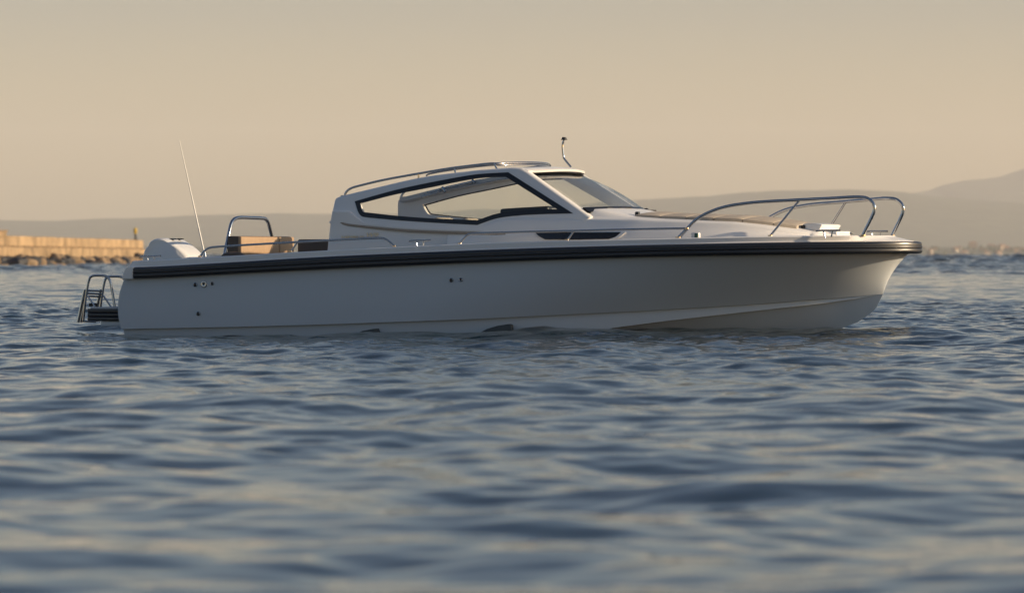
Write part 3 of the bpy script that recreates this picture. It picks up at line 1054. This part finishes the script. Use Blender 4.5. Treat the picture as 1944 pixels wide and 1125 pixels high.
# ---- hull fittings
def vhull(px, py):
    """point of the starboard topside under a photo point"""
    best = None
    pts = np.array([[(*p,) for p in r] for r in HR[:15]])       # rows x NT x 3
    u, v, z = pts[..., 0], pts[..., 1], pts[..., 2]
    Xw = X0 + u * CA + v * SA; Yw = Y0 - u * SA + v * CA
    sx = 972 + FPX * Xw / Yw; sy = 488 - FPX * (z - EYE) / Yw
    vv = -1.33
    for _ in range(6):
        p = P(px, py, vv)
        d2 = (u - p.x) ** 2 + (z - p.z) ** 2
        w = 1 / (d2 + 1e-4); w[d2 > np.partition(d2.ravel(), 6)[6]] = 0
        vv = float((w * v).sum() / w.sum())
    return P(px, py, vv)
def fitting(px, py, r, inner, col):
    p = vhull(px, py)
    V, F = [], []
    prof = [(r, .004), (r, -.004), (r * .9, -.010), (r * .72, -.012), (inner, -.008), (inner * .95, .0)]
    n = 22
    for a in range(n):
        t = 2 * math.pi * a / n
        for rr0, dv in prof: V.append((p.x + rr0 * math.cos(t), p.y + dv, p.z + rr0 * math.sin(t)))
    k = len(prof)
    for a in range(n):
        b = (a + 1) % n
        for i in range(k - 1): F.append((a * k + i, b * k + i, b * k + i + 1, a * k + i + 1))
    o = mesh_obj('through_hull', V, F, M['chrome'], hull, True, 35, weld=True)
    g = tube_geo([(p.x, p.y + .003, p.z), (p.x, p.y - .004, p.z)], inner * 1.02, 18)
    # thing > part > sub-part: the bore joins the ring's mesh as a second material
    bm = bmesh.new(); bm.from_mesh(o.data)
    m2 = bpy.data.meshes.new('bore'); m2.from_pydata([tuple(v) for v in g[0]], [], g[1])
    nb = len(bm.faces); bm.from_mesh(m2); bm.faces.ensure_lookup_table()
    o.data.materials.append(col)
    for f in bm.faces[nb:]: f.material_index = 1
    bm.to_mesh(o.data); bm.free(); bpy.data.meshes.remove(m2)
for px, py, r, i_, c_ in ((371, 540, .027, .018, 'blackplastic'), (387.3, 539.2, .041, .014, 'blackplastic'), (403.2, 538, .022, .013, 'blackplastic'),
                       (376.8, 594.9, .027, .018, 'blackplastic'), (857, 531.3, .027, .018, 'blackplastic'), (875, 530.6, .026, .012, 'blackplastic')):
    fitting(px, py, r, i_, M[c_])
# vented step recesses low on the topsides, their shadow put into the colour
def recess(pts):
    pr = []
    for x, y in pts:
        v = -1.262
        pr.append(P(x, y, v))
    V = [p + Vector((0, -.012, 0)) for p in pr] + [p + Vector((0, .06, 0)) for p in pr]
    n = len(pr)
    F = [tuple(range(n)), tuple(reversed(range(n, 2 * n)))] + [((i + 1) % n, i, i + n, (i + 1) % n + n) for i in range(n)]
    o = mesh_obj('step_recess', V, F, M['stepshade'], hull, False)
    mirrored(o, hull)
recess([(672, 634), (690, 627.5), (708, 624), (718, 623), (720.5, 634)])
recess([(908, 633), (925, 624), (945, 618), (966, 614.8), (970, 616), (972, 633)])

# ---- outboard motor
def build_motor():
    e = bpy.data.objects.new('outboard_motor', None)
    COL.objects.link(e); e.parent = boat
    prof_px = [(268.5, 499), (270, 486), (272.5, 476), (276, 470), (280.5, 465.5), (282, 461), (287, 456), (294, 453), (304, 451.6), (313, 453), (324, 458.5), (336, 466.5), (348, 476.5), (357, 487), (361, 498)]
    pr = catmull([P(x, y, -.22) for x, y in prof_px], 4)
    ns = 25
    V = []
    cx = sum(p.x for p in pr) / len(pr)
    for j in range(ns):
        s = -1 + 2 * j / (ns - 1)
        v = .25 * math.copysign(abs(s) ** .8, s)
        k = (1 - abs(s) ** 7 * .10)
        drop = .022 * abs(s) ** 8
        for p in pr:
            V.append((cx + (p.x - cx) * k, v + .01, p.z - drop))
    F = grid_faces(ns, len(pr), True)
    F.append(tuple(reversed(range(len(pr))))); F.append(tuple((ns - 1) * len(pr) + i for i in range(len(pr))))
    bm = bmesh.new()
    vs = [bm.verts.new(v) for v in V]
    for f in F:
        try: bm.faces.new([vs[i] for i in f])
        except ValueError: pass
    bmesh.ops.recalc_face_normals(bm, faces=bm.faces)
    cowl = bm_obj('cowl', bm, M['engine'], e, True, 50)
    for dv in (-.09, .09):
        p = P(344 + dv * 65, 452.3, .02 + dv)
        box('air_vent', (p.x - .06, .01 + dv, p.z - .008), (.10, .045, .016), M['blackplastic'], cowl, .006)
    box('lower_cowl', (cx, .01, .74), (.56, .44, .22), M['engine'], e, .05, 4)
    box('leg', (cx - .12, .01, .22), (.34, .16, .9), M['engine'], e, .05, 4)
    return e
build_motor()

# ---- cockpit furniture
def build_sofa():
    bw, th_ = 1.36, .15
    a = P(453, 448, -.72)
    z0, z1 = .62, a.z
    seg = ((-.72, .30), (.315, .72))
    for v0, v1 in seg:
        bm = bmesh.new()
        box_bm(bm, (0, 0, 0), (th_, v1 - v0, z1 - z0), .018, 3)
        for v in bm.verts:
            v.co.x -= v.co.z * .0
            v.co += Vector((a.x - th_ / 2, (v0 + v1) / 2, (z0 + z1) / 2))
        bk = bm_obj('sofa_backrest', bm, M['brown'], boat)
        box('front_cushion', (a.x + .012, (v0 + v1) / 2, (z0 + z1) / 2 - .002), (.05, v1 - v0 - .004, z1 - z0 - .006), M['tan'], bk, .016, 3)
    box('sofa_seat', (a.x + .30, 0, .66), (.52, 1.5, .14), M['tan'], boat, .03)
    box('sofa_base', (a.x + .27, 0, .50), (.56, 1.52, .20), M['deckwhite'], boat, .02)
    # side bolster beside the arch
    b = P(440, 481, -.86)
    bm = bmesh.new()
    bmesh.ops.create_uvsphere(bm, u_segments=20, v_segments=12, radius=1, matrix=Matrix.Translation((b.x + .02, -.86, b.z - .05)) @ Matrix.Diagonal((.16, .10, .075, 1)))
    bm_obj('bolster', bm, M['brown'], boat)
    # dark seat box ahead of it
    c = P(567, 476, -.30); d = P(619, 454, -.30)
    bm = bmesh.new()
    zt = d.z
    box_bm(bm, ((c.x + d.x) / 2 + .06, .06, (zt + .45) / 2), (d.x - c.x + .16, .72, zt - .45), .025, 3)
    bm_obj('seat_box', bm, M['brown'], boat)
build_sofa()
# tubular arch behind the sofa
ua = P(440, 440, -.55).x
AR = [(425.8, 486), (431, 460), (437.5, 430), (440.5, 421), (446, 415.3), (455, 412.9), (476, 413.4), (497, 414.2), (504.5, 416), (509, 422), (515.8, 447), (521, 470), (524.5, 486)]
def arch_pt(x, y):
    # solve v so that the point lies in the transverse plane u=ua
    v = 0.0
    for _ in range(30):
        p = P(x, y, v); v += (ua - p.x) * (-2.2)
        v = max(-2, min(2, v))
    return P(x, y, v)
def arch_v(x, y):
    lo, hi = -2.0, 2.0
    for _ in range(50):
        m_ = (lo + hi) / 2
        if P(x, y, m_).x > ua: lo = m_
        else: hi = m_
    return P(x, y, lo)
tube('tow_arch', [arch_v(x, y) for x, y in AR], .021, M['chrome'], boat, 14, True, None, 6)

# ---- inside the cabin
dash = bmesh.new()
p0 = P(1000, 396, -.2)
box_bm(dash, (5.05, 0, 1.19), (.75, 1.62, .16), .03, 3)
dash_o = bm_obj('dashboard', dash, M['interior'], boat)
bm = bmesh.new(); box_bm(bm, (4.84, -.42, 1.375), (.60, .62, .13), .03, 3, Matrix.Rotation(R(-3), 3, 'Y'))
bm_obj('instrument_hood', bm, M['blackplastic'], dash_o)
wv = []
for k in range(40):
    t = 2 * math.pi * k / 40
    wv.append(Vector((4.50 + .05 * math.cos(t), -.42 + .17 * math.sin(t), 1.20 + .16 * math.cos(t))))
V, F = tube_geo(wv + [wv[0]], .012, 8)
mesh_obj('steering_wheel', V, F, M['blackplastic'], boat, True, 50)
def helm_seat(v):
    e = bpy.data.objects.new('helm_seat', None); COL.objects.link(e); e.parent = boat
    box('seat_cushion', (3.95, v, .98), (.46, .50, .14), M['sunpad'], e, .05, 4)
    box('seat_back', (3.72, v, 1.16), (.12, .44, .34), M['sunpad'], e, .05, 4, Matrix.Rotation(R(-8), 3, 'Y'))
    box('pedestal', (3.92, v, .66), (.26, .26, .56), M['deckwhite'], e, .03, 3)
helm_seat(-.42); helm_seat(.42)

# ---- swim platform and ladder
def build_platform():
    a = P(168, 586, -1.10)
    L0 = a.x - .0
    zt = P(195, 582.5, -1.10).z
    bm = bmesh.new()
    box_bm(bm, ((L0 + .06) / 2 + .03, -.72, zt - .02), (.06 - L0, .80, .04), .012, 2)
    o = bm_obj('swim_platform', bm, M['nonskid'], boat)
    zb = P(195, 608.5, -1.10).z
    # rubber edge
    bm = bmesh.new()
    hgt = zt - .02 - zb
    for k, (f0, f1) in enumerate(((.0, .315), (.32, .645), (.65, 1.0))):
        box_bm(bm, ((L0 + .06) / 2 + .02, -.72, zb + hgt * (f0 + f1) / 2), (.06 - L0 + .03, .85, hgt * (f1 - f0)), .012, 3)
    bm_obj('platform_fender', bm, M['rubber'], o)
    bm = bmesh.new()
    box_bm(bm, ((L0 + .2) / 2 + .08, -.72, zb - .035), (.2 - L0 - .16, .76, .07), .015, 2)
    bm_obj('platform_base', bm, M['gelcoat'], o)
    mirrored_root = mirrored(o, boat)
    for k in list(o.children): mirrored(k, mirrored_root)
    return o
build_platform()
def build_ladder():
    e = bpy.data.objects.new('swim_ladder', None); COL.objects.link(e); e.parent = boat
    va, vb = -.86, -.52
    near = [(158, 609), (161.6, 574), (165, 550), (168.6, 532.4), (171, 526.5), (176, 523.4), (186, 522.6), (196, 523), (202, 524.6), (206.5, 528.5), (209.5, 535), (214, 558), (218, 583)]
    qa = [P(x, y, va) for x, y in near]
    tube('ladder_hoop', qa, .0155, M['chrome'], e, 12)
    tube('ladder_hoop', [Vector((p.x + .03, vb, p.z - .012)) for p in qa], .0155, M['chrome'], e, 12)
    for va_, dx in ((va, 0), (vb, .03)):
        g = tube_geo([P(166, 561, va) + Vector((dx, va_ - va, 0)), P(180.5, 582, va) + Vector((dx, va_ - va, 0))], .0115, 8)
        mesh_obj('ladder_brace', *g, M['chrome'], e, True, 50)
        a, b = P(161, 549, va) + Vector((dx, va_ - va, 0)), P(148, 611, va) + Vector((dx, va_ - va, 0))
        V, F = merge_geo([tube_geo([a, b], .019, 10), tube_geo([a + Vector((.035, 0, -.02)), b + Vector((.035, 0, 0))], .013, 10)])
        mesh_obj('ladder_slide', V, F, M['chrome'], e, True, 50)
    for f in (.03, .12, .2, .97):
        a = P(161, 549, va).lerp(P(148, 611, va), f)
        g = tube_geo([a + Vector((.02, 0, 0)), a + Vector((.05, vb - va, -.012))], .012, 8)
        mesh_obj('ladder_rung', *g, M['chrome'], e, True, 50)
    for px, py in ((171, 578.5), (180.5, 578.5)):
        p = P(px, py, va)
        box('ladder_hinge', p + Vector((0, .02, 0)), (.04, .04, .04), M['blackplastic'], e, .008)
build_ladder()

# ------------------------------------------------------------------ breakwater
DV = Vector((3.7, 101.0, 0)).normalized()
NV = Vector((DV.y, -DV.x, 0))                       # towards the water on the right
B0 = Vector((-44.7, 379.0, 0))
def bw(s, off, z): return B0 + DV * s + NV * off + Vector((0, 0, z))
M['stone'] = mat('pale_sandstone', (0.32, 0.225, 0.13), 0.9, var=(.30, 0.42), bump=(2.0, .08))
M['stone2'] = mat('weathered_sandstone', (0.30, 0.21, 0.12), 0.9, var=(.5, 0.5), bump=(2.0, .08))
M['shaderock'] = mat('shaded_gap_rock', (0.030, 0.031, 0.036), 0.7, var=(1.2, .4), bump=(2.5, .12))  # boulder colour darkened to stand for the shaded gaps between rocks
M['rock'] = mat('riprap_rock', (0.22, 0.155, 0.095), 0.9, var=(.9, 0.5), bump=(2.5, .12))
def wall_block(name, s0, s1, o0, o1, z0, z1, m, parent, seg=320):
    V = []
    n = seg
    for i in range(n + 1):
        s = s0 + (s1 - s0) * i / n
        j = lambda k: noise.noise(Vector((s * .35, k * 7.3, 1.0))) + .6 * noise.noise(Vector((s * 1.9, k * 3.3, 5.0)))
        V += [bw(s, o1 + .12 * j(1), z0), bw(s, o1 + .12 * j(2), z1 + .07 * j(3)), bw(s, o0, z1 + .05 * j(4)), bw(s, o0, z0)]
    F = grid_faces(n + 1, 4, wrap=True)
    F += [(0, 1, 2, 3), tuple(n * 4 + k for k in (3, 2, 1, 0))]
    return mesh_obj(name, V, F, m, parent, True, 30, weld=True)
brk = bpy.data.objects.new('breakwater', None)
COL.objects.link(brk)
tag(brk, 'long sunlit sandstone breakwater wall with stepped ledge behind the boat', 'breakwater')
wall_block('ledge', -330, 121, -5, 1.6, -1.0, 1.70, M['stone2'], brk)
wall_block('shadow_strip', -330, 104, -4.4, -.12, 1.66, 1.93, M['rock'], brk)  # darker stone strip standing for the shadow line under the parapet
wall_block('parapet', -330, 103.5, -4.5, 0, 1.90, 2.76, M['stone'], brk)
wall_block('raised_wall', -330, 3.5, -4.2, .12, 2.70, 3.10, M['stone'], brk)
wall_block('coping', -330, 3.7, -4.3, .2, 3.10, 3.24, M['rock'], brk, 120)
# beacon on the end
bc = bpy.data.objects.new('beacon', None); COL.objects.link(bc)
bp_ = bw(101.0, -.6, 2.74); bc.location = bp_
tag(bc, 'small beacon post with a yellow top at the end of the breakwater', 'beacon')
M['yellow'] = mat('yellow_paint', (0.50, 0.33, 0.03), 0.5)
M['darkpaint'] = mat('dark_paint', (0.035, 0.035, 0.045), 0.6)
g = merge_geo([tube_geo([(0, 0, 0), (0, 0, .10)], .30, 14), tube_geo([(.06, 0, .08), (0, 0, .75)], .15, 12, .12)])
mesh_obj('post', *g, M['darkpaint'], bc)
g = merge_geo([tube_geo([(0, 0, .72), (0, 0, 1.05)], .15, 14, .21), tube_geo([(0, 0, 1.05), (0, 0, 1.30)], .21, 14, .17), tube_geo([(0, 0, 1.30), (0, 0, 1.40)], .17, 14, .05)])
mesh_obj('lantern', *g, M['yellow'], bc)
# boulders
def rock_mesh(seed):
    bm = bmesh.new()
    bmesh.ops.create_icosphere(bm, subdivisions=3, radius=1)
    for v in bm.verts:
        n = v.co.normalized()
        d = 1 + .46 * noise.noise(n * 1.3 + Vector((seed * 3.1, 0, 0))) + .12 * noise.noise(n * 3.7 + Vector((0, seed, 0)))
        f = max(abs(n.x), abs(n.y), abs(n.z))
        v.co = n * d * (0.72 + .28 / f)
    me = bpy.data.meshes.new('boulder'); bm.to_mesh(me); bm.free()
    me.shade_smooth(); me.set_sharp_from_angle(angle=R(25))
    me.materials.append(M['rock'])
    return me
RM = [rock_mesh(i) for i in range(6)]
RM2 = []
for m_ in RM:
    c = m_.copy(); c.materials.clear(); c.materials.append(M['shaderock']); RM2.append(c)
rr = random.Random(3)
s = -30.0
nb_ = 0
while s < 116 and nb_ < 180:
    for row in range(2):
        o = bpy.data.objects.new('boulder', RM[rr.randrange(6)])
        COL.objects.link(o)
        sz = rr.uniform(.5, 1.0) * (1.0 if row else .85)
        o.location = bw(s + rr.uniform(-.8, .8), 2.1 + row * 1.15 + rr.uniform(-.3, .4), (.32 if row == 0 else -.05) + rr.uniform(-.1, .2))
        o.scale = (sz * rr.uniform(.8, 1.25), sz * rr.uniform(.8, 1.4), sz * rr.uniform(.6, .9))
        o.rotation_euler = (rr.uniform(-.4, .4), rr.uniform(-.4, .4), rr.uniform(0, 6.28))
        dk = rr.random() < .6
        if dk: o.data = RM2[rr.randrange(6)]
        if dk: tag(o, 'dark boulder coloured like the shaded gaps in the riprap at the waterline below the breakwater wall', 'boulder', 'dark boulders along the foot of the breakwater')
        else: tag(o, 'rough sunlit golden boulder in the riprap at the waterline below the breakwater wall', 'boulder', 'golden boulders along the foot of the breakwater')
        nb_ += 1
    s += rr.uniform(1.4, 2.4)

# ------------------------------------------------------------------ town on the far shore
HC = [mat('cream_render', (0.26, 0.20, 0.15), .8), mat('white_render', (0.33, 0.28, 0.23), .8), mat('ochre_render', (0.24, 0.16, 0.10), .8), mat('pink_render', (0.25, 0.18, 0.13), .8)]
M['tile'] = mat('clay_roof', (0.28, 0.14, 0.08), .85)
M['pane'] = mat('dark_window', (0.03, 0.03, 0.035), .2)
def house_proto(w, d, h, mw, storeys):
    e = bpy.data.objects.new('house', None); COL.objects.link(e)
    bm = bmesh.new(); box_bm(bm, (0, 0, h / 2 - 1.5), (w, d, h + 3))
    bm_obj('wall', bm, mw, e, False)
    rh = w * .18
    V = [(-w / 2 - .4, -d / 2 - .4, h), (w / 2 + .4, -d / 2 - .4, h), (w / 2 + .4, d / 2 + .4, h), (-w / 2 - .4, d / 2 + .4, h), (-w * .22, 0, h + rh), (w * .22, 0, h + rh),]
    mesh_obj('roof', V, [(0, 1, 5, 4), (2, 3, 4, 5), (1, 2, 5), (3, 0, 4), (3, 2, 1, 0)], M['tile'], e, False)
    nwin = max(2, int(w / 4))
    for st in range(storeys):
        for k in range(nwin):
            bm = bmesh.new(); box_bm(bm, (-w / 2 + (k + .5) * w / nwin, -d / 2 - .02, 1.6 + st * 3.1), (1.1, .12, 1.5))
            bm_obj('window', bm, M['pane'], e, False)
    return e
def copy_tree(o, parent=None):
    c = o.copy(); COL.objects.link(c); c.parent = parent
    for ch in o.children: copy_tree(ch, c)
    return c
protos = [house_proto(11, 9, 6.2, HC[0], 2), house_proto(16, 10, 9.4, HC[1], 3), house_proto(9, 8, 3.6, HC[2], 1), house_proto(20, 11, 12.5, HC[3], 4)]
HL = ['cream two storey house with hipped clay roof on the far shore', 'white three storey house with hipped clay roof on the far shore',
      'low ochre cottage with clay roof on the far shore', 'tall pinkish apartment house with clay roof on the far shore']
deps = bpy.context.evaluated_depsgraph_get()
bpy.context.view_layer.update()
from mathutils.bvhtree import BVHTree
hb_ = BVHTree.FromObject(hills, bpy.context.evaluated_depsgraph_get())
hr = random.Random(21)
used = [0, 0, 0, 0]
for i in range(36):
    k = hr.choice([0, 0, 1, 1, 2, 3])
    px = hr.uniform(1752, 1950) if i < 30 else hr.uniform(1950, 2060)
    Yh = 7560 + hr.random() ** 1.3 * 900
    x = (px - 972) / FPX * Yh
    hit = hb_.ray_cast(Vector((x, Yh, 900)), Vector((0, 0, -1)))
    if hit[0] is None: continue
    h = protos[k] if used[k] == 0 else copy_tree(protos[k])
    used[k] += 1
    h.location = (x, Yh, hit[0].z); sc_ = hr.uniform(.55, .85); h.scale = (sc_, sc_, sc_)
    h.rotation_euler = (0, 0, hr.uniform(-.5, 1.1))
    tag(h, HL[k], 'house', 'houses along the far shore')
# far trees between the houses read as one mass
tv, tf = [], []
ico = bmesh.new(); bmesh.ops.create_icosphere(ico, subdivisions=1, radius=1)
iv = [v.co.copy() for v in ico.verts]; iff = [tuple(v.index for v in f.verts) for f in ico.faces]
for i in range(260):
    px = hr.uniform(1300, 2150); Yh = 7540 + hr.uniform(0, 900)
    x = (px - 972) / FPX * Yh
    hit = hb_.ray_cast(Vector((x, Yh, 900)), Vector((0, 0, -1)))
    if hit[0] is None: continue
    sz = hr.uniform(1.6, 4.2); b_ = len(tv)
    for v in iv:
        tv.append((x + v.x * sz * hr.uniform(.7, 1.3), Yh + v.y * sz, hit[0].z + sz * .7 + v.z * sz * hr.uniform(.7, 1.2)))
    tf += [tuple(q + b_ for q in f) for f in iff]
ico.free()
tr = mesh_obj('far_woodland', tv, tf, mat('far_foliage', (0.05, 0.065, 0.035), .9), None, False)
tag(tr, 'dark band of far trees along the opposite shore', 'trees', kind='stuff')

# ------------------------------------------------------------------ the hazy evening air
HAZE = True
if HAZE:
    bm = bmesh.new()
    bmesh.ops.create_cube(bm, size=1, matrix=Matrix.Translation((300, 12300, 366)) @ Matrix.Diagonal((11000, 25800, 748, 1)))
    hz = bm_obj('haze', bm, None, None, False)
    hz['kind'] = 'stuff'
    tag(hz, 'warm evening haze over the bay', 'haze')
    m = bpy.data.materials.new('warm_haze'); m.use_nodes = True
    t = m.node_tree; t.nodes.clear()
    o_ = t.nodes.new('ShaderNodeOutputMaterial')
    v_ = t.nodes.new('ShaderNodeVolumePrincipled')
    v_.inputs['Color'].default_value = (0.94, 0.92, 0.90, 1)
    v_.inputs['Density'].default_value = 0.00005
    v_.inputs['Anisotropy'].default_value = 0.0
    t.links.new(v_.outputs[0], o_.inputs['Volume'])
    hz.data.materials.append(m)
